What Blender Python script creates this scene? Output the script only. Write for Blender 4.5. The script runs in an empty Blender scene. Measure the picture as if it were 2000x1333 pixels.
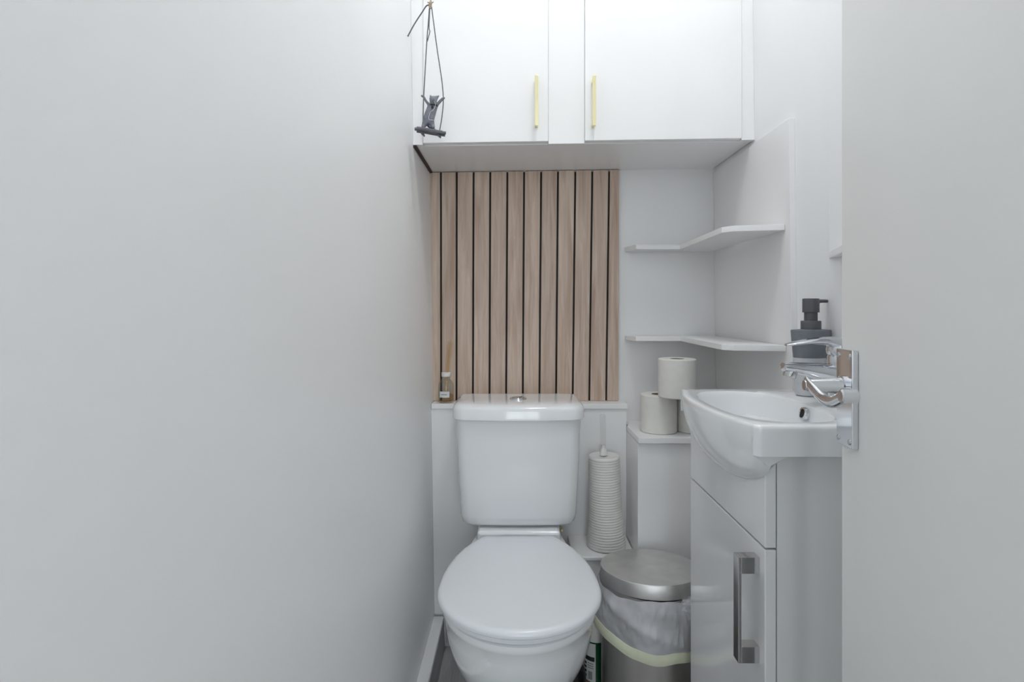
import bpy, bmesh, math, random
from mathutils import Vector, Matrix, noise
PI = math.pi
random.seed(4)
sc = bpy.context.scene
C = sc.collection

# ------------------------------------------------------------ camera, light, exposure
H, F, VX, VY = 1.046, 1060.0, 1007.0, 604.0        # eye height, focal length in px, vanishing point
cam_d = bpy.data.cameras.new('camera'); cam = bpy.data.objects.new('camera', cam_d); C.objects.link(cam)
cam.location = (0, 0, H); cam.rotation_euler = (PI/2, 0, 0)
cam_d.sensor_width = 36; cam_d.lens = 36*F/2000; cam_d.clip_start = 0.02
cam_d.shift_x = -(VX-1000)/2000; cam_d.shift_y = -(666.5-VY)/2000
sc.camera = cam
SKY = 1.75                                          # overcast daylight let in by the added landing window
w = bpy.data.worlds.new('world'); sc.world = w; w.use_nodes = True
w.node_tree.nodes['Background'].inputs[0].default_value = (0.9, 0.945, 1, 1)
w.node_tree.nodes['Background'].inputs[1].default_value = SKY
sc.view_settings.view_transform = 'Standard'; sc.view_settings.look = 'None'
sc.view_settings.gamma = 1; sc.view_settings.use_curve_mapping = False
sc.view_settings.exposure = 1.52
sc.cycles.max_bounces = 7; sc.cycles.diffuse_bounces = 5; sc.cycles.glossy_bounces = 4; sc.cycles.transparent_max_bounces = 16      # white room: light keeps bouncing
LAMP_ROOM = 11.0; LP = (.25, .85)                  # the ceiling lamp's emission strength and place

def W(px, py, y):                                  # photo pixel + depth -> point
    return Vector(((px-VX)*y/F, y, H-(py-VY)*y/F))

# ------------------------------------------------------------ materials
def lin(c): 
    return tuple(((v/255)/12.92 if v/255 <= .04045 else ((v/255+.055)/1.055)**2.4) for v in c)
MATS = {}
def mat(name, rgb, rough=.5, metal=0, coat=0, var=.03, nscale=6, bump=0, bscale=200, bdist=.002, stretch=(1,1,1), aniso=0, spec=.5):
    m = bpy.data.materials.new(name); m.use_nodes = True; nt = m.node_tree; N = nt.nodes; L = nt.links
    b = N['Principled BSDF']
    c = lin(rgb)
    tc = N.new('ShaderNodeTexCoord'); mp = N.new('ShaderNodeMapping'); mp.inputs['Scale'].default_value = stretch
    L.new(tc.outputs['Object'], mp.inputs['Vector'])
    nz = N.new('ShaderNodeTexNoise'); nz.inputs['Scale'].default_value = nscale; nz.inputs['Detail'].default_value = 5 if var > .05 else 1
    L.new(mp.outputs[0], nz.inputs['Vector'])
    r = N.new('ShaderNodeValToRGB')
    r.color_ramp.elements[0].position = .3; r.color_ramp.elements[1].position = .7
    r.color_ramp.elements[0].color = (*[max(0, v*(1-var)) for v in c], 1)
    r.color_ramp.elements[1].color = (*[min(1, v*(1+var)) for v in c], 1)
    L.new(nz.outputs['Fac'], r.inputs[0]); L.new(r.outputs[0], b.inputs['Base Color'])
    b.inputs['Roughness'].default_value = rough; b.inputs['Metallic'].default_value = metal
    b.inputs['Coat Weight'].default_value = coat; b.inputs['Coat Roughness'].default_value = .05
    b.inputs['Specular IOR Level'].default_value = spec
    if bump:
        n2 = N.new('ShaderNodeTexNoise'); n2.inputs['Scale'].default_value = bscale; n2.inputs['Detail'].default_value = 2
        L.new(mp.outputs[0], n2.inputs['Vector'])
        bp = N.new('ShaderNodeBump'); bp.inputs['Strength'].default_value = bump; bp.inputs['Distance'].default_value = bdist
        L.new(n2.outputs['Fac'], bp.inputs['Height']); L.new(bp.outputs[0], b.inputs['Normal'])
    MATS[name] = m
    return m
mat('wall_paint', (249,249,249), .42, var=.012, nscale=3, bump=.10, bscale=48, bdist=.004)
mat('wall_smooth', (248,249,250), .5, var=.01)
mat('ceiling_paint', (246,246,246), .8, var=.01)
mat('gloss_paint', (248,248,248), .28, var=.01)
mat('melamine', (248,248,248), .35, var=.008)
mat('door_paint', (243,243,241), .4, var=.012)
mat('gloss_white', (240,241,242), .09, var=.006, coat=.3)
mat('carcass', (236,237,236), .35, var=.01)
mat('ceramic', (243,245,247), .1, var=.004, coat=.6)
mat('seat_plastic', (240,243,247), .2, var=.004)
mat('chrome', (222,224,228), .06, 1, var=.01)
mat('satin_chrome', (205,205,205), .14, 1, var=.04, nscale=40)
mat('brass', (242,232,186), .3, 1, var=.03)
mat('steel', (205,201,198), .34, 1, var=.10, nscale=5, stretch=(3,3,.6), bump=.05, bscale=90)
mat('steel_lid', (226,225,223), .42, 1, var=.05, nscale=25, bump=.05, bscale=90)
mat('dark_gap', (74,60,52), .8, var=.1)
mat('black_groove', (38,34,33), .7, var=.1)
mat('black_plastic', (26,26,28), .3, var=.05)
mat('grey_resin', (122,125,134), .5, var=.2, nscale=120, bump=.4, bscale=300, bdist=.001)
mat('grey_wood', (112,114,122), .6, var=.25, nscale=60, stretch=(1,1,6), bump=.5, bscale=150, bdist=.002)
mat('cord_grey', (98,100,106), .7, var=.15, nscale=300)
mat('raffia', (176,158,134), .8, var=.25, nscale=200)
mat('collar_black', (30,30,34), .5)
mat('glint_white', (222,222,226), .6)  # for the highlight line modelled on the cat
mat('soap_dark', (118,123,131), .55, var=.05, nscale=60)
mat('soap_light', (205,207,210), .45, var=.03, nscale=60)
mat('pump_black', (88,88,93), .4, var=.05)
mat('paper', (238,236,231), .9, var=.02, nscale=40, bump=.2, bscale=250, bdist=.001)
mat('card_core', (150,130,108), .9, var=.08)
mat('white_plastic', (236,235,231), .4, var=.01)
mat('hem_green', (236,240,212), .5, var=.06, nscale=30, bump=.3, bscale=60)
mat('bottle_green', (16,82,56), .25, var=.08)
mat('label_white', (226,228,226), .6, var=.02)
mat('label_ink', (40,46,44), .6)
mat('label_grey', (150,152,152), .6)
mat('label_copper', (168,128,104), .5, var=.05)
mat('reed', (206,172,130), .7, var=.08, nscale=50)
mat('grout', (196,194,190), .6, var=.04)
mat('hall_carpet', (150,146,140), .9, var=.1, nscale=80)

def wood(name, c1, c2, rough, st, sc_):
    m = bpy.data.materials.new(name); m.use_nodes = True; nt = m.node_tree; N = nt.nodes; L = nt.links
    b = N['Principled BSDF']; tc = N.new('ShaderNodeTexCoord'); oi = N.new('ShaderNodeObjectInfo')
    cb = N.new('ShaderNodeVectorMath'); cb.operation = 'SCALE'; cb.inputs[0].default_value = (7,3,5)
    L.new(oi.outputs['Random'], cb.inputs['Scale'])
    ad = N.new('ShaderNodeVectorMath'); L.new(tc.outputs['Object'], ad.inputs[0]); L.new(cb.outputs[0], ad.inputs[1])
    mp = N.new('ShaderNodeMapping'); mp.inputs['Scale'].default_value = st; L.new(ad.outputs[0], mp.inputs['Vector'])
    nz = N.new('ShaderNodeTexNoise'); nz.inputs['Scale'].default_value = sc_; nz.inputs['Detail'].default_value = 8
    nz.inputs['Roughness'].default_value = .65; nz.inputs['Distortion'].default_value = .6
    L.new(mp.outputs[0], nz.inputs['Vector'])
    r = N.new('ShaderNodeValToRGB'); r.color_ramp.elements[0].position = .32; r.color_ramp.elements[1].position = .66
    r.color_ramp.elements[0].color = (*lin(c1),1); r.color_ramp.elements[1].color = (*lin(c2),1)
    L.new(nz.outputs['Fac'], r.inputs[0])
    hs = N.new('ShaderNodeHueSaturation'); mr = N.new('ShaderNodeMapRange')
    mr.inputs['To Min'].default_value = .93; mr.inputs['To Max'].default_value = 1.05
    L.new(oi.outputs['Random'], mr.inputs['Value']); L.new(mr.outputs[0], hs.inputs['Value']); L.new(r.outputs[0], hs.inputs['Color'])
    L.new(hs.outputs[0], b.inputs['Base Color']); b.inputs['Roughness'].default_value = rough
    bp = N.new('ShaderNodeBump'); bp.inputs['Strength'].default_value = .15; bp.inputs['Distance'].default_value = .001
    L.new(nz.outputs['Fac'], bp.inputs['Height']); L.new(bp.outputs[0], b.inputs['Normal'])
    MATS[name] = m
wood('oak', (184,157,137), (219,200,184), .5, (1,1,.06), 55)
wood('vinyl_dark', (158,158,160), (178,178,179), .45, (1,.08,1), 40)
wood('vinyl_plank', (156,155,157), (204,203,204), .45, (1,.08,1), 40)

def glassy(name, rgb, rough, trans, ior=1.45):
    m = bpy.data.materials.new(name); m.use_nodes = True; b = m.node_tree.nodes['Principled BSDF']
    b.inputs['Base Color'].default_value = (*lin(rgb),1); b.inputs['Roughness'].default_value = rough
    b.inputs['Transmission Weight'].default_value = trans; b.inputs['IOR'].default_value = ior
    MATS[name] = m
def thin(name, rgb, rough, base):
    m = bpy.data.materials.new(name); m.use_nodes = True; nt = m.node_tree; N = nt.nodes; L = nt.links; N.remove(N['Principled BSDF'])
    t_ = N.new('ShaderNodeBsdfTransparent'); t_.inputs[0].default_value = (*lin(rgb),1)
    g = N.new('ShaderNodeBsdfGlossy'); g.inputs['Roughness'].default_value = rough
    fr = N.new('ShaderNodeLayerWeight'); fr.inputs[0].default_value = .5
    pw_ = N.new('ShaderNodeMath'); pw_.operation = 'POWER'; pw_.inputs[1].default_value = 4; L.new(fr.outputs['Facing'], pw_.inputs[0])
    ad = N.new('ShaderNodeMath'); ad.operation = 'MULTIPLY_ADD'; ad.inputs[1].default_value = .45; ad.inputs[2].default_value = .025+base; L.new(pw_.outputs[0], ad.inputs[0])
    mx = N.new('ShaderNodeMixShader'); L.new(ad.outputs[0], mx.inputs[0]); L.new(t_.outputs[0], mx.inputs[1]); L.new(g.outputs[0], mx.inputs[2])
    L.new(mx.outputs[0], N['Material Output'].inputs[0]); MATS[name] = m
thin('clear_glass', (250,251,250), .03, .0)
thin('clear_acrylic', (252,252,252), .12, .03)
thin('diffuser_oil', (246,236,220), .02, .0)
m = bpy.data.materials.new('liner_film'); m.use_nodes = True; nt = m.node_tree; N = nt.nodes; L = nt.links
N.remove(N['Principled BSDF'])
df = N.new('ShaderNodeBsdfPrincipled'); df.inputs['Base Color'].default_value = (*lin((246,247,251)),1); df.inputs['Roughness'].default_value = .25
tr = N.new('ShaderNodeBsdfTransparent'); tl = N.new('ShaderNodeBsdfTranslucent'); tl.inputs[0].default_value = (.85,.86,.9,1)
m1 = N.new('ShaderNodeMixShader'); m1.inputs[0].default_value = .3
L.new(df.outputs[0], m1.inputs[1]); L.new(tl.outputs[0], m1.inputs[2])
m2 = N.new('ShaderNodeMixShader'); tc = N.new('ShaderNodeTexCoord'); nz = N.new('ShaderNodeTexNoise'); nz.inputs['Scale'].default_value = 14
L.new(tc.outputs['Object'], nz.inputs['Vector'])
mr = N.new('ShaderNodeMapRange'); mr.inputs['From Min'].default_value = .35; mr.inputs['From Max'].default_value = .65
mr.inputs['To Min'].default_value = .02; mr.inputs['To Max'].default_value = .34
L.new(nz.outputs['Fac'], mr.inputs['Value']); L.new(mr.outputs[0], m2.inputs[0])
L.new(m1.outputs[0], m2.inputs[1]); L.new(tr.outputs[0], m2.inputs[2]); L.new(m2.outputs[0], N['Material Output'].inputs[0])
MATS['liner_film'] = m
def emis(name, rgb, s):
    m = bpy.data.materials.new(name); m.use_nodes = True; b = m.node_tree.nodes['Principled BSDF']
    b.inputs['Base Color'].default_value = (.9,.9,.9,1)
    b.inputs['Emission Color'].default_value = (*rgb,1); b.inputs['Emission Strength'].default_value = s; MATS[name] = m
emis('lamp_glow', (.97,.99,1), LAMP_ROOM)

# ------------------------------------------------------------ mesh helpers
def obj(name, bm, m, parent=None, bevel=0, smooth=True, seg=3, sub=0, local=False):
    me = bpy.data.meshes.new(name)
    bmesh.ops.recalc_face_normals(bm, faces=bm.faces)
    bm.to_mesh(me); bm.free()
    me.materials.append(MATS[m])
    o = bpy.data.objects.new(name, me); C.objects.link(o)
    if smooth:
        for p in me.polygons: p.use_smooth = True
        me.set_sharp_from_angle(angle=math.radians(38))
    if parent:
        o.parent = parent
        if not local and parent.parent is None: o.location = -parent.location
    if bevel:
        b = o.modifiers.new('bevel', 'BEVEL'); b.width = bevel; b.segments = seg; b.limit_method = 'ANGLE'; b.angle_limit = .6
        b.harden_normals = False
    if sub:
        s = o.modifiers.new('sub', 'SUBSURF'); s.levels = sub; s.render_levels = sub
    if smooth:
        e = o.modifiers.new('wn', 'WEIGHTED_NORMAL') if bevel else None
    return o
def tag(o, label, cat, group=None):
    o['label'] = label; o['category'] = cat
    if group: o['group'] = group
    return o
def thing(name, label, cat, loc, group=None):
    o = bpy.data.objects.new(name, None); C.objects.link(o); o.location = loc; o.empty_display_size = .05
    return tag(o, label, cat, group)
def struct(o, label=None, cat=None):
    o['kind'] = 'structure'
    if label: o['label'] = label
    if cat: o['category'] = cat
    return o
def box(x0, x1, y0, y1, z0, z1, bm=None):
    bm = bm or bmesh.new()
    v = [bm.verts.new((x, y, z)) for z in (z0, z1) for y in (y0, y1) for x in (x0, x1)]
    for f in ((0,1,3,2),(4,6,7,5),(0,4,5,1),(2,3,7,6),(0,2,6,4),(1,5,7,3)): bm.faces.new([v[i] for i in f])
    return bm
def prism(pts, z0, z1, bm=None):                    # plan polygon (x, y) extruded in z
    bm = bm or bmesh.new()
    a = [bm.verts.new((x, y, z0)) for x, y in pts]; b = [bm.verts.new((x, y, z1)) for x, y in pts]
    bm.faces.new(a); bm.faces.new(b); n = len(pts)
    for i in range(n): bm.faces.new((a[i], a[(i+1) % n], b[(i+1) % n], b[i]))
    return bm
def hexa(p, bm=None):                               # 8 corners: bottom 4 loop, top 4 loop
    bm = bm or bmesh.new(); v = [bm.verts.new(q) for q in p]
    for f in ((0,1,2,3),(4,5,6,7),(0,1,5,4),(1,2,6,5),(2,3,7,6),(3,0,4,7)): bm.faces.new([v[i] for i in f])
    return bm
def loft(rings, cap0=True, cap1=True, closed=True, bm=None):
    bm = bm or bmesh.new(); R = [[bm.verts.new(p) for p in r] for r in rings]; n = len(rings[0])
    for a, b in zip(R, R[1:]):
        for i in range(n if closed else n-1): bm.faces.new((a[i], a[(i+1) % n], b[(i+1) % n], b[i]))
    if cap0: bm.faces.new(R[0])
    if cap1: bm.faces.new(R[-1])
    return bm
def lathe(prof, c=(0,0,0), n=40, bm=None, cap0=True, cap1=True):
    return loft([[(c[0]+r*math.cos(2*PI*i/n), c[1]+r*math.sin(2*PI*i/n), c[2]+z) for i in range(n)] for r, z in prof], cap0, cap1, True, bm)
def tube(pts, rad, n=10, bm=None, flat=None):       # round (or flattened) tube along points
    pts = [Vector(p) for p in pts]; rings = []
    if not isinstance(rad, (list, tuple)): rad = [rad]*len(pts)
    for i, p in enumerate(pts):
        t = (pts[min(i+1, len(pts)-1)]-pts[max(i-1, 0)]).normalized()
        up = Vector((0,0,1)) if abs(t.z) < .9 else Vector((0,1,0))
        s = t.cross(up).normalized(); u = s.cross(t).normalized(); r = rad[i]
        rs, ru = (r if isinstance(r, tuple) else (r, r))
        rings.append([p+s*rs*math.cos(2*PI*k/n)+u*ru*math.sin(2*PI*k/n) for k in range(n)])
    return loft(rings, True, True, True, bm)
def spline(pts, k=6):
    pts = [Vector(p) for p in pts]; out = []
    for i in range(len(pts)-1):
        p0, p1, p2, p3 = pts[max(i-1,0)], pts[i], pts[i+1], pts[min(i+2,len(pts)-1)]
        for j in range(k):
            t = j/k
            out.append(.5*((2*p1)+(p2-p0)*t+(2*p0-5*p1+4*p2-p3)*t*t+(3*p1-p0-3*p2+p3)*t**3))
    return out+[pts[-1]]
def interp(tab, x):
    if x <= tab[0][0]: return tab[0][1]
    for (a, b), (c, d) in zip(tab, tab[1:]):
        if x <= c: return b+(d-b)*(x-a)/(c-a)
    return tab[-1][1]

# ------------------------------------------------------------ the room
XW = lambda h: -.253-.016*h                         # the left wall leans out a little
XRW = lambda h: .664-.0125*h
XR = .653; YB = 1.765; YL = 1.700; CEIL = 2.65; YF = -.12
YH = -3.2
XD0, XD1 = -.30, .40                                # doorway behind the camera
FB = struct(obj('floor', box(-1.0, 1.3, YH, YB, -.05, -.006), 'grout'))
pw = .178; k = 0
for ix in range(-2, 6):
    x0 = -.219+ix*pw
    if x0+pw < -.3: continue
    ys = [-.12, .62+.13*(ix % 3), 1.69]
    for a, b in zip(ys, ys[1:]):
        xa = max(x0, -.2170); xb = min(x0+pw, XR)
        if xb-xa < .02: continue
        obj('plank', box(xa+.0006, xb-.0006, a+.0006, b-.0006, -.006, 0), 'vinyl_plank', FB, bevel=.0008, seg=1)
struct(obj('wall_left', hexa([(XW(0), YF, 0), (XW(0), 1.9, 0), (XW(0)-.1, 1.9, 0), (XW(0)-.1, YF, 0),
        (XW(CEIL), YF, CEIL), (XW(CEIL), 1.9, CEIL), (XW(CEIL)-.1, 1.9, CEIL), (XW(CEIL)-.1, YF, CEIL)]), 'wall_paint'))
struct(obj('wall_back', box(-.42, .70, YB, YB+.1, -.05, CEIL), 'gloss_paint'))
wr = struct(obj('wall_right', hexa([(XRW(0),YF,-.02),(XRW(0),YB+.1,-.02),(.77,YB+.1,-.02),(.77,YF,-.02),(XRW(CEIL),YF,CEIL),(XRW(CEIL),YB+.1,CEIL),(.77,YB+.1,CEIL),(.77,YF,CEIL)]), 'wall_smooth'))
struct(obj('trim_1', hexa([(XRW(.9)-.004,0,.9),(XRW(.9)-.004,1.12,.9),(XRW(.9),1.12,.9),(XRW(.9),0,.9),(XRW(CEIL)-.004,0,CEIL),(XRW(CEIL)-.004,1.12,CEIL),(XRW(CEIL),1.12,CEIL),(XRW(CEIL),0,CEIL)]), 'wall_smooth', bevel=.002))   # board lining on the right wall
struct(obj('ceiling', box(-.5, 1.3, YH, YB+.1, CEIL, CEIL+.05), 'ceiling_paint'))
# front wall with its doorway, and the landing behind the camera
struct(obj('wall_front', box(XD1+.03, XR, YF-.1, YF, 0, CEIL), 'wall_smooth'))
struct(obj('wall_front_header', box(-.42, XD1+.03, YF-.1, YF, 2.62, CEIL), 'wall_smooth'))
struct(obj('wall_hall_left', box(-1.1, -1.0, YH, YF-.1, -.05, CEIL), 'wall_smooth'))
struct(obj('wall_hall_right', box(1.2, 1.3, YH, YF-.1, -.05, CEIL), 'wall_smooth'))
WX0, WX1, WZ0, WZ1 = -.50, 1.15, .45, 2.25           # unseen landing window, added to fill the room with soft daylight
bm = box(-1.1, WX0, YH-.1, YH, -.05, CEIL); box(WX1, 1.3, YH-.1, YH, -.05, CEIL, bm)
box(WX0, WX1, YH-.1, YH, -.05, WZ0, bm); box(WX0, WX1, YH-.1, YH, WZ1, CEIL, bm)
struct(obj('wall_hall_back', bm, 'wall_smooth', smooth=False))
bm = bmesh.new()
for a_ in (WX0, (WX0+WX1)/2-.025, WX1-.05): box(a_, a_+.05, YH-.07, YH-.02, WZ0, WZ1, bm)
for a_ in (WZ0, 1.60, WZ1-.05): box(WX0+.05, WX1-.05, YH-.069, YH-.021, a_, a_+.05, bm)
fill_win = struct(obj('fill_window', bm, 'gloss_paint', smooth=False))
for xa, xb in ((WX0+.05, (WX0+WX1)/2-.025), ((WX0+WX1)/2+.025, WX1-.05)):
    for za, zb in ((WZ0+.05, 1.60), (1.65, WZ1-.05)): obj('fill_pane', box(xa, xb, YH-.047, YH-.043, za, zb), 'clear_glass', fill_win, smooth=False)
pd = bpy.data.lights.new('fill_window_portal', 'AREA'); pd.shape = 'RECTANGLE'; pd.size = WX1-WX0; pd.size_y = WZ1-WZ0; pd.cycles.is_portal = True
po = bpy.data.objects.new('fill_window_portal', pd); C.objects.link(po); po.location = ((WX0+WX1)/2, YH-.012, (WZ0+WZ1)/2); po.rotation_euler = (PI/2, 0, 0)
struct(obj('wall_hall_front', box(-1.1, -.37, YF-.1, YF, -.05, CEIL), 'wall_smooth'))
struct(obj('wall_hall_side', box(XR, 1.3, YF-.1, YF, -.05, CEIL), 'wall_smooth'))
struct(obj('ceiling_hall', box(-1.1, -.5, YH, YF-.1, CEIL, CEIL+.05), 'ceiling_paint'))

# skirting boards
bb = bmesh.new()
hexa([(-.2185, YF, 0), (-.2185, 1.684, 0), (XW(0), 1.684, 0), (XW(0), YF, 0),
      (-.2225, YF, .093), (-.2225, 1.684, .093), (XW(.09), 1.684, .093), (XW(.09), YF, .093)], bb)
bl = struct(obj('baseboard_left', bb, 'gloss_paint', bevel=.003))
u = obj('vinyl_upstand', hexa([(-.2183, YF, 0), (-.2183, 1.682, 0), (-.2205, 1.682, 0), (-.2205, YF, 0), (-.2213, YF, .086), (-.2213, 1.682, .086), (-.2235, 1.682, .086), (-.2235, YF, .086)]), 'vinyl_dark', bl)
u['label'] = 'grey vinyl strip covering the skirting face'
bk = struct(obj('baseboard_back', box(-.2225, .163, 1.684, YL, 0, .09), 'gloss_paint', bevel=.002))
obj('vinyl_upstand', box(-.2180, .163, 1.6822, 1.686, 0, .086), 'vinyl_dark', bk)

# boxed ledge behind the cistern, low step under the brush, pipe box in the corner
lb = struct(obj('wall_ledge_boxing', hexa([(XW(0)+.0005,YL,0),(.347,YL,0),(.347,YB,0),(XW(0)+.0005,YB,0),(XW(.733)+.0005,YL,.733),(.347,YL,.733),(.347,YB,.733),(XW(.733)+.0005,YB,.733)]), 'gloss_paint'))
obj('ledge_board', box(XW(.7)+.001, .351, YL-.005, YB, .733, .749), 'gloss_paint', lb, bevel=.002)
st = struct(obj('wall_step_boxing', box(.165, .344, 1.555, YL, 0, .326), 'gloss_paint'))
obj('step_board', box(.163, .345, 1.548, YL, .326, .338), 'gloss_paint', st, bevel=.003)
pb = struct(obj('wall_pipe_boxing', box(.3475, XR-.001, 1.543, YB, 0, .664), 'gloss_paint', bevel=.002))
obj('box_top_board', prism([(.347, 1.531), (XR-.001, 1.531), (XR-.001, YB), (.3515, YB), (.3515, YL-.006), (.347, YL-.006)], .666, .682), 'melamine', pb, bevel=.0015)

# ceiling lamp in the room and on the landing
t = thing('ceiling_lamp', 'round white flush ceiling lamp inside the toilet room', 'lamp', (*LP, CEIL))
obj('base', lathe([(.15,-.018),(.155,-.012),(.155,0)]), 'white_plastic', t, local=True)
obj('diffuser', lathe([(.02,-.055),(.07,-.051),(.11,-.04),(.135,-.027),(.14,-.018)]), 'lamp_glow', t, local=True)

# ------------------------------------------------------------ overhead cupboard
hs = lambda x: 1.489+.014*(x+.28)/.93
t = thing('wall_cupboard', 'white built-in cupboard spanning the back wall above the slatted panel', 'cupboard', (.19, 1.6, 1.49))
YC = 1.478
xl, xr = -.268, .6405
tl, tr_ = XW(CEIL)+.006, XRW(CEIL)-.0005
obj('carcass', hexa([(xl,YC+.001,hs(xl)),(xr,YC+.001,hs(xr)),(xr,YB,hs(xr)),(xl,YB,hs(xl)),(tl,YC+.001,CEIL-.001),(tr_,YC+.001,CEIL-.001),(tr_,YB,CEIL-.001),(tl,YB,CEIL-.001)]), 'gloss_paint', t)
def stile(x0, x1, dz, u0=None, u1=None):
    u0 = x0 if u0 is None else u0; u1 = x1 if u1 is None else u1
    obj('stile', hexa([(x0,YC-.014,hs(x0)+dz),(x1,YC-.014,hs(x1)+dz),(x1,YC+.002,hs(x1)+dz),(x0,YC+.002,hs(x0)+dz),
                       (u0,YC-.014,CEIL-.001),(u1,YC-.014,CEIL-.001),(u1,YC+.002,CEIL-.001),(u0,YC+.002,CEIL-.001)]), 'gloss_paint', t, bevel=.0006)
stile(XW(1.49)+.0003, -.2495, 0, XW(CEIL)+.0003); stile(.0885, .186, -.003); stile(.609, XRW(1.5)-.0003, 0, None, XRW(CEIL)-.0003)
def cdoor(x0, x1, hx):
    d = obj('door', hexa([(x0,YC-.019,hs(x0)+.003),(x1,YC-.019,hs(x1)+.003),(x1,YC-.001,hs(x1)+.003),(x0,YC-.001,hs(x0)+.003),
                       (x0,YC-.019,CEIL-.01),(x1,YC-.019,CEIL-.01),(x1,YC-.001,CEIL-.01),(x0,YC-.001,CEIL-.01)]), 'gloss_paint', t, bevel=.0015)
    y = YC-.019
    bm = box(hx-.0045, hx+.0045, y-.030, y-.022, 1.530, 1.663)
    for z in (1.534, 1.651): box(hx-.004, hx+.004, y-.024, y, z, z+.008, bm)
    h = obj('handle', bm, 'brass', d, bevel=.001); h['label'] = 'slim gold bar handle'
cdoor(-.2487, .0878, .0555); cdoor(.1866, .6083, .2075)
# unpainted gap beside the left wall
struct(obj('trim_2', hexa([(XW(1.49)+.001,YC-.012,1.484),(xl,YC-.012,1.486),(xl,YB-.002,1.486),(XW(1.49)+.001,YB-.002,1.484),
                     (XW(1.49)+.001,YC-.012,1.489),(xl,YC-.012,1.491),(xl,YB-.002,1.491),(XW(1.49)+.001,YB-.002,1.489)]), 'dark_gap'))

# ------------------------------------------------------------ slatted oak panel
t = thing('slat_panel', 'light oak slatted wall panel with black grooves behind the cistern', 'wall panel', (.03, YB, .75))
gt = [861,892,925,957.5,991,1023.7,1057,1090,1123.8,1157,1190]
gb = [861.5,891.5,923.5,956,988.5,1021,1053.5,1086,1118.5,1151,1184]
et = [838.5]+gt+[1209.5]; eb = [843]+gb+[1207.8]
YP = 1.752
X = lambda px: (px-VX)*YP/F
obj('backing', hexa([(X(843),YP+.006,.7495),(X(1207.5),YP+.006,.7495),(X(1207.5),YB-.001,.7495),(X(843),YB-.001,.7495),
                     (X(839),YP+.006,1.4885),(X(1209),YP+.006,1.4915),(X(1209),YB-.001,1.4915),(X(839),YB-.001,1.4885)]), 'black_groove', t)
for i in range(12):
    g0 = 0 if i == 0 else 1.9; g1 = 0 if i == 11 else 1.9
    a, b, c, d = X(eb[i]+g0), X(eb[i+1]-g1), X(et[i]+g0), X(et[i+1]-g1)
    z1, z2 = hs(c)-.002, hs(d)-.002
    obj('slat', hexa([(a,YP,.7495),(b,YP,.7495),(b,YP+.007,.7495),(a,YP+.007,.7495),(c,YP,z1),(d,YP,z2),(d,YP+.007,z2),(c,YP+.007,z1)]), 'oak', t, bevel=.001, seg=2)

# ------------------------------------------------------------ corner shelves and their side panel
def pan_x(h, y): return XRW(h)-.0135+.0105*max(0, (y-1.30)/(YB-1.30))
bm = bmesh.new()
ys = [1.255, 1.30, YC-.02, YB-.001]; tops = [1.488, 1.488, 1.488, 1.488]
ring = lambda y: [(pan_x(.683,y),y,.683),(XRW(.683)-.0002,y,.683),(XRW(1.488)-.0002,y,1.488),(pan_x(1.488,y),y,1.488)]
tag(obj('side_panel', loft([ring(y) for y in ys]), 'melamine', bevel=.0008, smooth=False),
    'tall white board on the right wall holding the corner shelves', 'panel')
def shelf(zt, label):
    o = obj('corner_shelf', prism([(.355, YB-.001), (.355, 1.742), (.374, 1.688), (.512, 1.688), (.503, 1.325), (.523, 1.300), (XRW(zt)-.0145, 1.278), (XRW(zt)-.0145, YB-.001)], zt-.014, zt), 'melamine', bevel=.001)
    tag(o, label, 'shelf', 'white corner shelves')
shelf(1.246, 'upper L-shaped white corner shelf just below the cupboard')
shelf(.960, 'lower L-shaped white corner shelf right above the toilet rolls')
tag(obj('small_shelf', prism([(XRW(1.16)-.0045, 1.118), (XRW(1.16)-.0045, .80), (.56, .80), (.56, .86), (.60, 1.0)], 1.150, 1.164), 'melamine', bevel=.001),
    'small white shelf mostly hidden behind the open door', 'shelf')

# ------------------------------------------------------------ toilet rolls
def roll_parts(t):
    R, r, h = .0535, .021, .110; n = 48
    obj('paper', loft([[(q*math.cos(2*PI*i/n), q*math.sin(2*PI*i/n), z) for i in range(n)] for q, z in
        ((r,0),(R-.002,0),(R,.002),(R,h-.002),(R-.002,h),(r,h),(r,0))], False, False), 'paper', t, local=True)
    obj('core', loft([[(q*math.cos(2*PI*i/n), q*math.sin(2*PI*i/n), z) for i in range(n)] for q, z in
        ((r-.0015,0),(r,0),(r,h-.001),(r-.0015,h-.001),(r-.0015,0))], False, False), 'card_core', t, local=True)
r0 = thing('toilet_roll', 'white toilet roll standing at the left of the bottom pair', 'toilet roll', (.4265, 1.620, .6825), 'toilet rolls on the pipe box')
roll_parts(r0)
for loc, lab in (((.5345, 1.622, .6825), 'white toilet roll at the right of the bottom pair, half hidden by basin'),
                 ((.4660, 1.565, .7930), 'white toilet roll on top of the other two rolls')):
    r = r0.copy(); C.objects.link(r); r.location = loc; r['label'] = lab
    for ch in list(r0.children):
        c = ch.copy(); C.objects.link(c); c.parent = r

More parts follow.
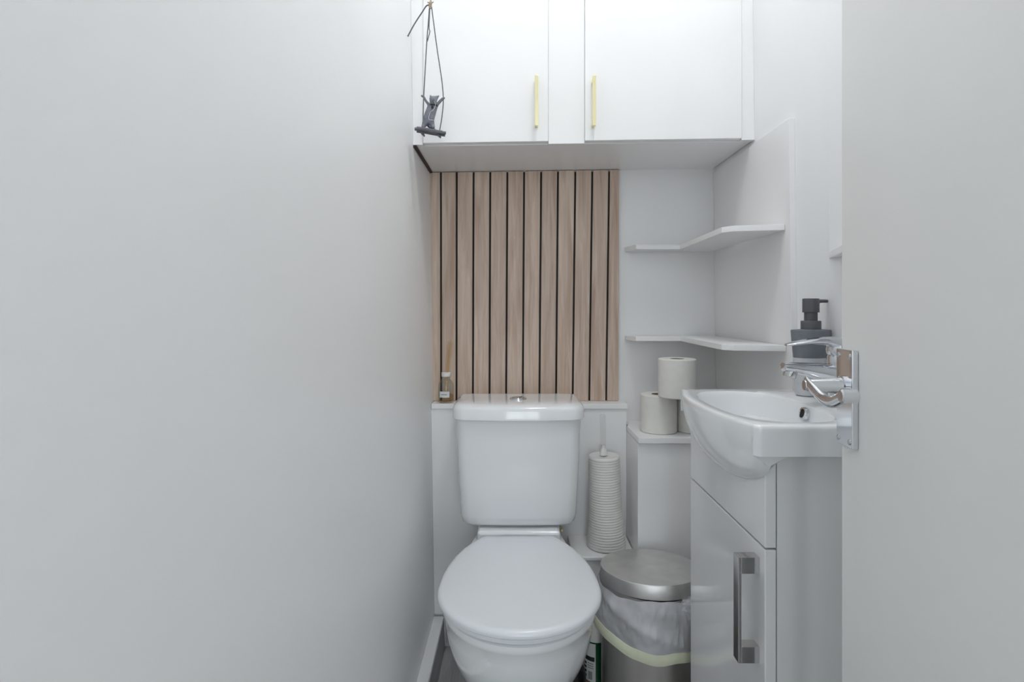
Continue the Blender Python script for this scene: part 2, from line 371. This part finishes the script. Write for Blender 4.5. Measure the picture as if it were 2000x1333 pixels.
# ------------------------------------------------------------ toilet
CX = .0085
t = thing('toilet', 'white close-coupled toilet with closed round lid below the oak panel', 'toilet', (CX, 1.4, 0))
back_tab = [(1.21,.181),(1.24,.1805),(1.27,.1785),(1.31,.1725),(1.3575,.161),(1.40,.145),(1.432,.1285),(1.46,.111),(1.474,.098),(1.480,.086)]
def lid_outline(off, z, n=64, dome=0):
    pts = []
    for i in range(n+1):                            # front half circle
        a = -PI+PI*i/n
        pts.append(((.181-off)*math.cos(a), 1.21+(.178-off)*math.sin(a)))
    for y, wd in back_tab[1:]: pts.append((wd-off, min(y, 1.48-off)))
    for y, wd in reversed(back_tab[1:]): pts.append((-(wd-off), min(y, 1.48-off)))
    return [(CX+x, y, z+dome*(1-min(1,((x/.18)**2+((y-1.24)/.25)**2)))) for x, y in pts]
lid = obj('seat_lid', loft([lid_outline(.012,.4125), lid_outline(.004,.413), lid_outline(.0005,.416), lid_outline(0,.420), lid_outline(.001,.4245), lid_outline(.005,.4285),
      lid_outline(.012,.4305), lid_outline(.03,.4318), lid_outline(.08,.4335)]), 'seat_plastic', t)
obj('seat_ring', loft([lid_outline(.018,.400), lid_outline(.010,.401), lid_outline(.010,.412), lid_outline(.018,.4122)]), 'seat_plastic', t)
for s in (-1, 1):
    obj('hinge', tube([(CX+s*.075-.022, 1.489, .413),(CX+s*.075+.022, 1.489, .413)], .007, 14), 'seat_plastic', t)
def pan_ring(z, wd, yf, yb, bw, n=56, yc=1.235):
    pts = []
    for i in range(n+1):
        a = -PI+PI*i/n; pts.append((wd*math.cos(a), yc+(yc-yf)*math.sin(a)))
    for i in range(1, 15):                          # sides run back to the platform
        q = i/14; s = q*q*(3-2*q); pts.append((wd+(bw-wd)*s, yc+(yb-yc)*q))
    for i in range(14, 0, -1):
        q = i/14; s = q*q*(3-2*q); pts.append((-(wd+(bw-wd)*s), yc+(yb-yc)*q))
    return [(CX+x, y, z) for x, y in pts]
P = [(.399,.150,1.060,1.66,.105),(.3985,.166,1.046,1.668,.112),(.395,.1715,1.041,1.67,.114),(.388,.1735,1.039,1.67,.115),(.380,.172,1.041,1.67,.115),(.374,.1675,1.046,1.67,.114),
     (.35,.1655,1.049,1.67,.112),(.32,.161,1.056,1.67,.11),(.29,.153,1.069,1.668,.106),(.26,.141,1.088,1.665,.10),(.23,.126,1.112,1.66,.094),(.20,.110,1.140,1.655,.09),(.16,.098,1.17,1.65,.088),
     (.11,.092,1.185,1.65,.088),(.05,.094,1.18,1.65,.09),(.012,.100,1.172,1.655,.096),(0,.100,1.172,1.655,.096)]
obj('pan', loft([pan_ring(*p) for p in P]), 'ceramic', t)
obj('pan_platform', box(CX-.115, CX+.116, 1.497, 1.668, .385, .4315), 'ceramic', t, bevel=.01, seg=4)
def cist_ring(z, wd, yf, yb, bow, rc=.03, n=10):
    # rounded rectangle, front edge bowed towards the viewer
    pts = []
    for cx_, cy_, a0 in ((wd-rc, yf+rc, -PI/2), (wd-.012, yb-.012, 0), (-wd+.012, yb-.012, PI/2), (-wd+rc, yf+rc, PI)):
        rr = rc if cy_ < (yf+yb)/2 else .012
        for i in range(n+1):
            a = a0+PI/2*i/n; pts.append([cx_+rr*math.cos(a), cy_+rr*math.sin(a)])
    last = pts[-1]; first = pts[0]
    for i in range(1, 12): pts.append([last[0]+(first[0]-last[0])*i/12, yf])
    return [(CX-.0005+x, y-(bow*(1-(x/wd)**2) if y < yf+rc+1e-6 else 0), z) for x, y in pts]
cis = obj('cistern', loft([cist_ring(.4335,.140,1.545,1.69,.004,.02), cist_ring(.437,.152,1.530,1.69,.006), cist_ring(.446,.160,1.522,1.69,.008), cist_ring(.465,.1645,1.518,1.69,.010), cist_ring(.55,.1690,1.513,1.69,.012),
      cist_ring(.65,.1735,1.509,1.69,.013), cist_ring(.739,.1765,1.507,1.69,.014)]), 'ceramic', t)
obj('cistern_lid', loft([cist_ring(.7375,.178,1.507,1.69,.014,.032), cist_ring(.738,.1835,1.499,1.692,.017,.036), cist_ring(.741,.1855,1.497,1.693,.018,.036), cist_ring(.765,.1855,1.498,1.694,.018,.036), cist_ring(.774,.183,1.502,1.694,.018,.036),
      cist_ring(.780,.177,1.510,1.692,.018,.036), cist_ring(.783,.168,1.520,1.69,.016,.036), cist_ring(.7845,.14,1.545,1.675,.012,.03), cist_ring(.785,.05,1.57,1.66,.004,.03)]), 'ceramic', cis)
bt = obj('flush_button', lathe([(.0245,.7845),(.0245,.787),(.0235,.7885),(.0195,.7885),(.0185,.787)], (CX-.001,1.575,0), 40), 'chrome', cis)
obj('button_halves', loft([[(CX-.001+r*math.cos(PI*i/14)*1.0, 1.577+r*math.sin(PI*i/14)*1.0, z) for i in range(15)] for r, z in ((.0165,.786),(.0165,.790),(.0155,.7905))],
      bm=loft([[(CX-.001-r*math.cos(PI*i/14), 1.573-r*math.sin(PI*i/14), z) for i in range(15)] for r, z in ((.0165,.786),(.0165,.790),(.0155,.7905))])), 'chrome', cis)
bo = obj('cistern_bolt', tube([(CX+.121,1.60,.30),(CX+.121,1.60,.436)], .004, 10), 'satin_chrome', t)
obj('wing_nut', lathe([(.004,.392),(.011,.393),(.012,.400),(.005,.402)], (CX+.121,1.60,0), 14), 'brass', bo)

# ------------------------------------------------------------ toilet brush in its ribbed holder
t = thing('brush_holder', 'white ribbed flared toilet brush holder on the low step', 'brush holder', (.2715, 1.621, .3385))
prof = [(.050,0),(.0565,.003),(.0575,.008)]
tab = [(.0,.0580),(.03,.0555),(.06,.0525),(.10,.0500),(.15,.0485),(.20,.0475),(.27,.0470)]
nr = 34
for i in range(nr):
    z = .010+i*(.258/nr); r = interp(tab, z); s = .258/nr
    prof += [(r-.0016, z), (r-.0002, z+s*.2), (r, z+s*.5), (r-.0002, z+s*.8)]
prof += [(.0455,.269),(.044,.2705),(.038,.2705),(.034,.268),(.012,.268)]
hold = obj('holder_body', lathe(prof, n=48), 'white_plastic', t, local=True)
t.rotation_euler = (0, math.radians(-1.6), 0)
t = thing('toilet_brush', 'clear-handled toilet brush standing in the ribbed holder', 'brush', (.2630, 1.621, .610))
obj('collar', lathe([(.0115,0),(.0115,.006),(.009,.016),(.0065,.020),(.0065,0.03)], n=24), 'white_plastic', t, local=True)
obj('handle', lathe([(.0065,.022),(.0075,.03),(.008,.06),(.0085,.10),(.0085,.118),(.006,.121)], n=24), 'clear_acrylic', t, local=True)
t.rotation_euler = (0, math.radians(-1.6), 0)

# ------------------------------------------------------------ pedal bin, its liner, bottles behind it
BX, BY, BR, BH = .3445, 1.392, .1235, .360
t = thing('pedal_bin', 'round brushed steel pedal bin between toilet and vanity', 'bin', (BX, BY, 0))
obj('bin_base', lathe([(BR-.004,0),(BR+.001,.001),(BR+.001,.016),(BR-.002,.018)], n=64), 'black_plastic', t, local=True)
obj('bin_body', lathe([(BR-.002,.018),(BR,.02),(BR,BH),(BR-.003,BH+.001),(BR-.004,.03)], n=72, cap0=True, cap1=True), 'steel', t, local=True)
obj('pedal', box(-.03,.03,-BR-.035,-BR-.001,.006,.014), 'black_plastic', t, local=True, bevel=.003)
lid = obj('bin_lid', lathe([(BR-.003,-.012),(BR-.001,-.034),(BR+.0018,-.034),(BR+.0025,-.032),(BR+.0025,-.003),(BR+.001,-.0005),(BR-.003,0),(BR*.6,.0012),(.01,.0015)], n=72), 'steel_lid', t, local=True)
lid.location = (0, 0, .3880); lid.rotation_euler = (math.radians(-5.2), 0, 0)
def liner_pt(a, q, extra=0):
    # q 0 at the bin's rim, 1 at the hem
    left = max(0, math.cos(a-PI))**2
    zt = .356+.006*math.sin(3*a+.5)+.006*noise.noise((3*math.cos(a),3*math.sin(a),1.3))
    zl = .214+.040*left+.012*max(0, math.sin(a))+.006*noise.noise((2.2*math.cos(a),2.2*math.sin(a),7))
    z = zt+(zl-zt)*q
    wr = noise.noise((9*math.cos(a)+1.5*q, 9*math.sin(a), 3.0*q))*.007+noise.noise((22*math.cos(a)+5*q, 22*math.sin(a), 5*q))*.003
    rad = BR+.0045+(.003+.016*left)*q+abs(wr)*max(0, math.sin(PI*min(1,q*1.1+.05)))*(1 if q < .7 else max(0,(.86-q)/.16))+.003*math.sin(PI*q)+.008*math.exp(-((q-(math.degrees(a)-188)/135)/.11)**2)*max(0, math.sin(PI*min(1,q*1.15)))*(1 if q < .7 else max(0,(.86-q)/.16))+extra
    return Vector((rad*math.cos(a), rad*math.sin(a), z))
t = thing('bin_liner', 'crumpled translucent white bag hanging over the steel bin rim', 'bin bag', (BX, BY, .2))
na, nq = 220, 30
bm = loft([[liner_pt(2*PI*i/na, q/nq)-Vector((0,0,.2)) for i in range(na)] for q in range(nq+1)], False, False)
ln = obj('bag_film', bm, 'liner_film', t, local=True)
def hem_pt(a, e, q):
    p = liner_pt(a, 1, 0); n_ = Vector((math.cos(a), math.sin(a), 0))
    left = max(0, math.cos(a-PI))**2
    return p+n_*(e+.0015*math.sin(q*PI))+Vector((0,0,.001+.026*(1-q)-.004*left))-Vector((0,0,.2))
bm = loft([[hem_pt(2*PI*i/na, e, q) for i in range(na)] for e, q in ((.0012,0),(.002,.3),(.002,.7),(.0012,1),(-.0004,1),(-.0008,.5),(-.0004,0),(.0012,0))], False, False)
obj('drawstring_hem', bm, 'hem_green', t, local=True)
# crumple of bag tucked under the lid at the right
def crumple(c, sx, sy, sz, seed):
    bm = bmesh.new(); bmesh.ops.create_icosphere(bm, subdivisions=4, radius=1)
    for v in bm.verts:
        d = .35*noise.noise(v.co*2.2+Vector((seed,0,0)))+.22*noise.noise(v.co*5+Vector((0,seed,0)))
        v.co = Vector((v.co.x*sx, v.co.y*sy, v.co.z*sz))*(1+d)+Vector(c)
    return bm
a = math.radians(303)
obj('bag_crumple', crumple(((BR+.012)*math.cos(a), (BR+.012)*math.sin(a), .140), .038, .011, .026, 3), 'liner_film', t, local=True)

t = thing('cleaner_bottle', 'green cleaner bottle with white label squeezed beside the bin', 'bottle', (.2205, 1.497, 0))
obj('bottle_body', lathe([(.029,0),(.0325,.003),(.0325,.026),(.0318,.028),(.0318,.142),(.0325,.144)], n=36), 'bottle_green', t, local=True)
obj('bottle_shoulder', lathe([(.0325,.144),(.032,.158),(.027,.176),(.017,.188),(.0135,.192)], n=36), 'white_plastic', t, local=True)
obj('cap', lathe([(.0145,.192),(.0145,.214),(.012,.217)], n=24), 'white_plastic', t, local=True)
obj('copper_band', lathe([(.0330,.0265),(.0330,.0345)], n=36, cap0=False, cap1=False), 'label_copper', t, local=True)
def wrap(a0, a1, z0, z1, r, n=14):
    bm = bmesh.new(); V0 = []; V1 = []
    for i in range(n+1):
        a = math.radians(a0+(a1-a0)*i/n)
        V0.append(bm.verts.new((r*math.cos(a), r*math.sin(a), z0))); V1.append(bm.verts.new((r*math.cos(a), r*math.sin(a), z1)))
    for i in range(n): bm.faces.new((V0[i], V0[i+1], V1[i+1], V1[i]))
    return bm
lab = obj('label', wrap(175, 262, .036, .140, .0326), 'label_white', t, local=True)
obj('label_band', wrap(178, 257, .092, .104, .0328), 'label_ink', lab)
for i in range(4): obj('label_mark', wrap(196+(i % 2)*4, 214, .046+i*.011, .052+i*.011, .0328, 4), 'label_ink', lab)
obj('label_mark', wrap(225, 246, .042, .064, .0328, 4), 'label_grey', lab)
for i in range(3): obj('label_line', wrap(222, 252, .072+i*.006, .0745+i*.006, .0328, 6), 'label_grey', lab)
tag(obj('black_pot', lathe([(.036,0),(.040,.003),(.042,.03),(.041,.055),(.036,.072),(.026,.082),(.012,.087),(.003,.088)], (.150, 1.475, 0), 36), 'black_plastic'),
    'glossy black domed container on the floor behind the toilet pan', 'container')

# ------------------------------------------------------------ reed diffuser on the ledge
t = thing('reed_diffuser', 'small clear glass reed diffuser on the ledge left of cistern', 'diffuser', (-.2215, 1.7285, .7495))
obj('glass_bottle', lathe([(.0225,0),(.0245,.0015),(.025,.004),(.025,.052),(.0235,.060),(.017,.069),(.0125,.074),(.0120,.084),(.0105,.084),(.0108,.074),(.0155,.068),(.0222,.059),(.0232,.052),(.0232,.005),(.02,.004)], n=40), 'clear_glass', t, local=True)
obj('oil', lathe([(.020,.0045),(.0228,.0055),(.0228,.024),(.022,.0242)], n=40), 'diffuser_oil', t, local=True)
lab = obj('label', wrap(225, 302, .018, .037, .0254), 'label_white', t, local=True)
obj('label_line', wrap(240, 285, .026, .0285, .0256), 'label_grey', lab)
col = obj('collar', lathe([(.0105,.082),(.0140,.082),(.0145,.083),(.0145,.094),(.0140,.095),(.006,.095)], n=36), 'white_plastic', t, local=True)
for i, (dx, dy) in enumerate(((.012,.004),(.005,-.002),(.017,.001),(.002,.003),(.008,.006))):
    obj('reed', tube([(-.004+.002*i,.0,.012),(.000+dx*.4,dy*.5,.095),(.002+dx*1.1,dy,.200-.006*i)], .0013, 6), 'reed', t, local=True)

# ------------------------------------------------------------ vanity unit
VXF, VY0, VY1, RIM = .392, .853, 1.216, .870
t = thing('vanity_unit', 'glossy white cloakroom vanity unit with one door under the basin', 'vanity unit', (.52, 1.03, 0))
bm = box(VXF+.0195, XR-.001, VY0+.001, VY0+.017, 0, .8215); box(VXF+.0195, XR-.001, VY1-.016, VY1, 0, .8215, bm)
box(XR-.009, XR-.001, VY0+.0175, VY1-.0165, 0, .8215, bm); box(VXF+.0195, XR-.0095, VY0+.0175, VY1-.0165, .07, .086, bm)
obj('carcass', bm, 'carcass', t, bevel=.001)
SPL = .668
obj('drawer_front', box(VXF, VXF+.018, VY0, VY1, SPL+.0015, .820), 'gloss_white', t, bevel=.002)
d = obj('door', box(VXF, VXF+.018, VY0, VY1, .07, SPL-.0015), 'gloss_white', t, bevel=.002)
hy = .872; bm = box(VXF-.034, VXF-.029, hy, hy+.020, .476, .6465)
for z in (.476, .620): box(VXF-.0292, VXF, hy, hy+.020, z, z+.0265, bm)
h = obj('handle', bm, 'satin_chrome', d, bevel=.0006); h['label'] = 'square brushed chrome bar handle'
obj('plinth', box(VXF+.03, VXF+.045, VY0+.01, VY1-.01, 0, .068), 'carcass', t)

# ------------------------------------------------------------ washbasin: one ceramic body
BY0, BY1, BXB = .820, 1.200, XR-.001
BYC = (BY0+BY1)/2
def xfront(y):
    u = (y-BYC)/((BY1-BY0)/2); return .366-.030*(1-abs(u)**2.2)
outer = []                                          # (x, y, kind, u) once round
nf, ns, nb = 60, 24, 30
rc = .012
for i in range(nf+1):
    y = BY1-rc+(BY0-BY1+2*rc)*i/nf; outer.append((xfront(y), y, 'f'))
x0 = xfront(BY0+rc)
for i in range(1, 7):
    a = PI+PI/2*i/6; outer.append((x0+rc+rc*math.cos(a), BY0+rc+rc*math.sin(a), 's'))
for i in range(1, ns+1): outer.append((x0+rc+(BXB-x0-rc)*i/ns, BY0, 's'))
for i in range(1, nb+1): outer.append((BXB, BY0+(BY1-BY0)*i/nb, 'b'))
for i in range(1, ns): outer.append((BXB+(x0+rc-BXB)*i/ns, BY1, 's'))
for i in range(0, 6):
    a = PI/2+PI/2*i/6; outer.append((x0+rc+rc*math.cos(a), BY1-rc+rc*math.sin(a), 's'))
IX, IY, SX, SY = .4520, 1.008, .092, .160          # inner bowl
def inner(x, y, s):
    a = math.atan2((y-IY)/SY, (x-IX)/SX); e = 2.6
    c, q = math.cos(a), math.sin(a); r = (abs(c)**e+abs(q)**e)**(-1/e)
    return (IX+SX*r*c*s, IY+SY*r*q*s)
def toward(p, d):                                   # inset towards the bowl centre
    v = Vector((IX-p[0], IY-p[1])); l = v.length; return (p[0]+v.x/l*d, p[1]+v.y/l*d)
rings = []
def drop(y):
    u = (y-BYC+.012)/.172; return .046+.074*math.sqrt(max(0, 1-u*u)) if abs(u) < 1 else .046
SLB = .8225
for q in (1.0,):                                    # flat back of the bulge and the underside
    rings.append([((max(x, VXF+.03) if k != 'b' else x), y, SLB) if k != 'f' else (VXF+.03, y, SLB) for x, y, k in outer])
    rings.append([(x, y, SLB) if k != 'f' else (VXF-.0005, y, min(SLB, RIM-drop(y)+.001)) for x, y, k in outer])
K = 14
for j in range(K, -1, -1):
    th = PI/2*j/K; ring = []
    for x, y, k in outer:
        if k == 'f':
            ring.append((x+(VXF-.0005-x)*(1-math.cos(th)), y, RIM-.006-(drop(y)-.006)*math.sin(th)))
        else:
            q = math.sin(th); z = RIM-.006-(RIM-.006-SLB)*q; ring.append((x, y, z))
    rings.append(ring)
for ins, dz in ((.0008,.003),(.003,.0008),(.006,0)):
    rings.append([(*toward((x,y), ins), RIM-dz) for x, y, k in outer])
def mixr(f, z, s=1):
    out = []
    for x, y, k in outer:
        a = toward((x,y), .006); b = inner(x, y, s); out.append((a[0]+(b[0]-a[0])*f, a[1]+(b[1]-a[1])*f, z))
    return out
rings.append(mixr(.5, RIM-.0004)); rings.append(mixr(.93, RIM-.001)); rings.append(mixr(1, RIM-.004))
for s, z in ((.985,.012),(.96,.026),(.92,.046),(.85,.068),(.72,.088),(.5,.101),(.25,.106),(.1,.107)): rings.append(mixr(1, RIM-z, s))
t = thing('washbasin', 'white ceramic bow-fronted cloakroom washbasin on the vanity unit', 'washbasin', (.5, 1.01, .82))
obj('bowl', loft(rings), 'ceramic', t)
ob = Vector((.5375, 1.010, .8505))
def disc_x(c, rings_, n=28):                        # lathe round an axis pointing along -x, tilted up a little
    ax = Vector((-1, 0, .25)).normalized(); u = Vector((0,1,0)); v = ax.cross(u)
    return loft([[c+ax*d+u*r*math.cos(2*PI*i/n)+v*r*math.sin(2*PI*i/n) for i in range(n)] for r, d in rings_])
ov = obj('overflow_ring', disc_x(ob, [(.0125,-.004),(.0125,.003),(.0115,.005),(.0085,.005),(.0080,.003)]), 'chrome', t)
obj('overflow_hole', disc_x(ob, [(.0078,.0032),(.0078,.0036)]), 'black_groove', ov)
obj('waste', lathe([(.03,.7632),(.03,.7655),(.027,.767),(.012,.768)], (IX, IY, 0), 32), 'chrome', t)

# mixer tap
TX, TY = .600, 1.000
t = thing('mixer_tap', 'chrome single-lever mixer tap at the wall side of the basin', 'tap', (TX, TY, RIM))
obj('tap_body', lathe([(.026,.0),(.026,.004),(.0225,.008),(.022,.05),(.0235,.075),(.024,.088),(.022,.093)], (TX,TY,RIM), 36), 'chrome', t)
def xz_loft(secs, n=24):                            # sections across the x axis: x, z, half height, half width
    return loft([[(x, TY+hw*math.cos(2*PI*i/n), z+hh*math.sin(2*PI*i/n)) for i in range(n)] for x, z, hh, hw in secs])
obj('spout', xz_loft([(.4905,.9395,.0045,.011),(.4925,.9395,.0078,.0145),(.51,.938,.0098,.0165),(.535,.9345,.0125,.018),(.56,.930,.016,.0195),(.585,.925,.020,.0215),(.60,.922,.021,.0215)]), 'chrome', t)
ae = obj('aerator', lathe([(.008,-.006),(.0112,-.006),(.0118,-.004),(.0118,.010),(.010,.012)], n=28), 'satin_chrome', t, local=True)
ae.location = Vector((.506,TY,.9265))-t.location; ae.rotation_euler = (0, math.radians(16), 0)
obj('dome', lathe([(.0235,.094),(.0255,.098),(.026,.104),(.0235,.113),(.016,.1185),(.005,.1205)], (TX,TY,RIM-.002), 36), 'chrome', t)
obj('lever', xz_loft([(.4975,.9795,.0015,.006),(.500,.980,.0028,.0105),(.515,.983,.0040,.0145),(.540,.9865,.0052,.0175),(.565,.987,.0075,.020),(.585,.984,.0115,.0215),(.604,.977,.015,.0215),(.618,.970,.014,.018),(.624,.966,.009,.011)]), 'chrome', t)

# soap dispenser
SXp, SYp = .6055, 1.113
t = thing('soap_dispenser', 'dark grey pump soap dispenser behind the tap', 'soap dispenser', (SXp, SYp, RIM))
def oval(z, a, b, n=40, ox=0): return [(ox+a*math.cos(2*PI*i/n), b*math.sin(2*PI*i/n), z) for i in range(n)]
obj('lower_body', loft([oval(.0005,.033,.022), oval(.002,.0345,.0235), oval(.077,.0395,.0265)]), 'soap_light', t, local=True)
obj('upper_body', loft([oval(.0772,.0395,.0265), oval(.131,.0452,.0300), oval(.1335,.0445,.0292), oval(.1345,.030,.020)]), 'soap_dark', t, local=True)
obj('collar', lathe([(.0190,.1340),(.0190,.151),(.0183,.152),(.013,.152)], n=32), 'pump_black', t, local=True)
obj('neck', lathe([(.0125,.151),(.0125,.172)], n=28), 'pump_black', t, local=True)
hd = obj('pump_head', lathe([(.0150,.169),(.0158,.1695),(.0158,.196),(.0150,.1975),(.006,.1975)], n=32), 'pump_black', t, local=True)
obj('nozzle', tube([(.008,0,.1915),(.035,.0,.1925),(.046,0,.1925)], [.0042,.0036,.0034], 12), 'pump_black', hd)
t.rotation_euler = (0, 0, math.radians(22))

# ------------------------------------------------------------ open door with its lever handle
L0 = Vector((.4085, .680, 0)); dv = Vector((-.12, -.9928, 0)).normalized(); nv = Vector((-dv.y*-1, 0, 0))
nv = Vector((dv.y, -dv.x, 0))                       # points left, away from the door face
def D(s, n, z): return L0+dv*s+nv*n+Vector((0,0,z))
def dbox(s0, s1, n0, n1, z0, z1, bm=None):
    return hexa([D(s0,n0,z0),D(s1,n0,z0),D(s1,n1,z0),D(s0,n1,z0),D(s0,n0,z1),D(s1,n0,z1),D(s1,n1,z1),D(s0,n1,z1)], bm)
dr = struct(obj('door_1', dbox(0, .785, -.038, 0, .006, 2.0), 'door_paint', bevel=.0015))
pl = obj('handle_plate', dbox(.0025, .0425, .0002, .0075, .880, .997), 'chrome', dr, bevel=.0012)
def rod(c, rings_, ax, n=20):
    u = Vector((0,0,1)); v = ax.cross(u)
    return loft([[c+ax*d+u*r*math.cos(2*PI*i/n)+v*r*math.sin(2*PI*i/n) for i in range(n)] for r, d in rings_])
for s in (.0085, .0365):
    for z in (.8875, .9895):
        sw = obj('screw', rod(D(s,.0075,z), [(.0034,0),(.0034,.0006),(.0024,.0014),(.0008,.0017)], nv), 'satin_chrome', pl)
obj('neck', rod(D(.0215,.0075,.9525), [(.0125,0),(.0125,.003),(.0105,.004),(.0100,.008),(.0092,.016),(.0080,.034),(.0074,.042),(.0060,.0455)], nv, 28), 'chrome', pl)
pts = spline([D(.012,.0475,.9575), D(.022,.0488,.9555), D(.042,.0488,.9495), D(.064,.0478,.9425), D(.084,.0465,.9430), D(.102,.0455,.9500), D(.115,.0445,.9540)], 5)
nn = len(pts)
rad = [(.0030+.0030*i/nn, .0060+.0014*(i/nn)) for i in range(nn)]; rad[0] = (.0012,.003); rad[-1] = (.004,.006)
obj('lever', tube(pts, rad, 20), 'chrome', pl)
obj('lever_scroll', tube([D(.117,.037,.9545),D(.117,.0385,.9545),D(.117,.0525,.9545),D(.117,.054,.9545)], [.006,.0078,.0078,.006], 20), 'chrome', pl)

# ------------------------------------------------------------ cat on a swing hanging before the cupboard
YO = 1.385; S = YO/F
Q = lambda px, py, dy=0: Vector((W(px, py, YO).x, YO+dy, W(px, py, YO).z))
t = thing('swing_ornament', 'dark grey cat figurine standing on a hanging swing by the cupboard', 'ornament', Q(841, 262))
seat = bmesh.new()
a, b = Q(813, 253), Q(868, 261)
for k, (dy, dz) in enumerate(((-.010,0),(0.0,.0012),(.010,-.0008))):
    e = .0035*((k*2) % 3-1)
    tube([a+Vector((-e,dy,dz)), a.lerp(b,.3)+Vector((0,dy,dz+.0007)), a.lerp(b,.7)+Vector((0,dy,dz-.0006)), b+Vector((e,dy,dz))], [(.0058,.0042),(.0062,.0048),(.0060,.0045),(.0055,.0040)], 8, seat)
obj('swing_seat', seat, 'grey_wood', t)
for k, pp in enumerate((((839,14),(836.5,50),(834,80),(828,187),(826,262)), ((843,14),(853,90),(866,191),(857.5,265)))):
    pts = spline([Q(*p, -.002) for p in pp], 8)
    rp = obj('rope', tube(pts, .00135, 7), 'cord_grey', t)
    kn = pts[-1]
    obj('rope_knot', tube([kn+Vector((-.003,0,.003)), kn, kn+Vector((.0045,0,-.0065))], [.003,.0038,.0016], 8), 'cord_grey', rp)
obj('rope', tube(spline([Q(840,14,-.003),Q(838.5,55,-.004),Q(840,64,-.005),Q(835,82,-.003)], 6), .0012, 7), 'cord_grey', t)
obj('cord_tail', tube(spline([Q(840,11,-.003), Q(833,13,-.003), Q(825,25,-.003), Q(810,48,-.003), Q(797,72,-.003)], 6), [.0017]*24+[.0024], 8), 'cord_grey', t)
kb = tube([Q(840.5,18,-.002),Q(840.5,14,-.002),Q(841,8,-.002),Q(841.5,2,-.002)], [.0022,.0042,.0036,.0022], 10)
tube([Q(836,6,-.004),Q(841,10,-.006),Q(847,5,-.003)], [.0018,.0026,.0012], 8, kb)
obj('raffia_knot', kb, 'raffia', t)
obj('hanging_cord', tube([Q(841.5,3,-.002), Vector((Q(842,0).x, YO, CEIL-.0005))], .0016, 7), 'raffia', t)
# the cat's body: one skinned figure
V = [(Q(836,234),9.2), (Q(840,222),8.0), (Q(846,210),6.0), (Q(846.5,204,-.002),4.6), (Q(846.5,197,-.005),8.6), (Q(845.5,199,-.014),4.8), (Q(844.8,200.5,-.018),2.2),
     (Q(838,205,-.001),2.6), (Q(832,198,-.002),2.1), (Q(828,190,-.003),2.0), (Q(822.5,187.5,-.003),1.8),
     (Q(854,205,-.001),2.9), (Q(861,197,-.002),2.5), (Q(866,193,-.003),2.2), (Q(869.5,191.5,-.003),1.6),
     (Q(830,240),5.0), (Q(827,247),3.4), (Q(826,251,-.006),3.0),
     (Q(843,240),4.8), (Q(846,247),3.3), (Q(847,252,-.006),3.0),
     (Q(842,191,-.003),2.4), (Q(840.8,186.5,-.002),.7), (Q(853,191.5,-.003),3.0), (Q(858,187.5,-.002),.8),
     (Q(830,236,.010),2.4), (Q(836,244,.018),2.0), (Q(850,250,.018),1.6)]
E = [(0,1),(1,2),(2,3),(3,4),(4,5),(5,6),(2,7),(7,8),(8,9),(9,10),(2,11),(11,12),(12,13),(13,14),(0,15),(15,16),(16,17),(0,18),(18,19),(19,20),(4,21),(21,22),(4,23),(23,24),(0,25),(25,26),(26,27)]
me = bpy.data.meshes.new('cat'); me.from_pydata([v for v, r in V], E, []); me.update()
cat = bpy.data.objects.new('cat', me); C.objects.link(cat); cat.parent = t; cat.location = -t.location; me.materials.append(MATS['grey_resin'])
sk = cat.modifiers.new('skin', 'SKIN'); sk.use_smooth_shade = True
if not me.skin_vertices: 
    pass
for i, (v, r) in enumerate(V):
    me.skin_vertices[0].data[i].radius = (r*S*(1.3 if r > 4 else 1.2),)*2
me.skin_vertices[0].data[0].use_root = True
s = cat.modifiers.new('sub', 'SUBSURF'); s.levels = 2; s.render_levels = 2
n_ = 20; c = Q(846, 207.5, -.001)
obj('cat_collar', loft([[c+Vector(((.0108+e)*math.cos(2*PI*i/n_), (.0100+e)*math.sin(2*PI*i/n_), z)) for i in range(n_)] for e, z in ((0,-.002),(.0012,-.0015),(.0012,.0015),(0,.002),(0,-.002))], False, False), 'collar_black', t)
obj('pendant', lathe([(.0005,-.0055),(.0026,-.0042),(.0026,.0),(.001,.0015)], Q(846,211.5,-.0135), 12), 'collar_black', t)
obj('glint_line', tube(spline([Q(850,203,-.017), Q(852,209,-.0125), Q(847.5,219,-.0135), Q(842,223,-.0145), Q(839.5,237,-.016), Q(846,238.5,-.0145), Q(851,238,-.010)], 6), .0005, 6), 'glint_white', t)  # thin white line modelling the bright highlight down the cat's front
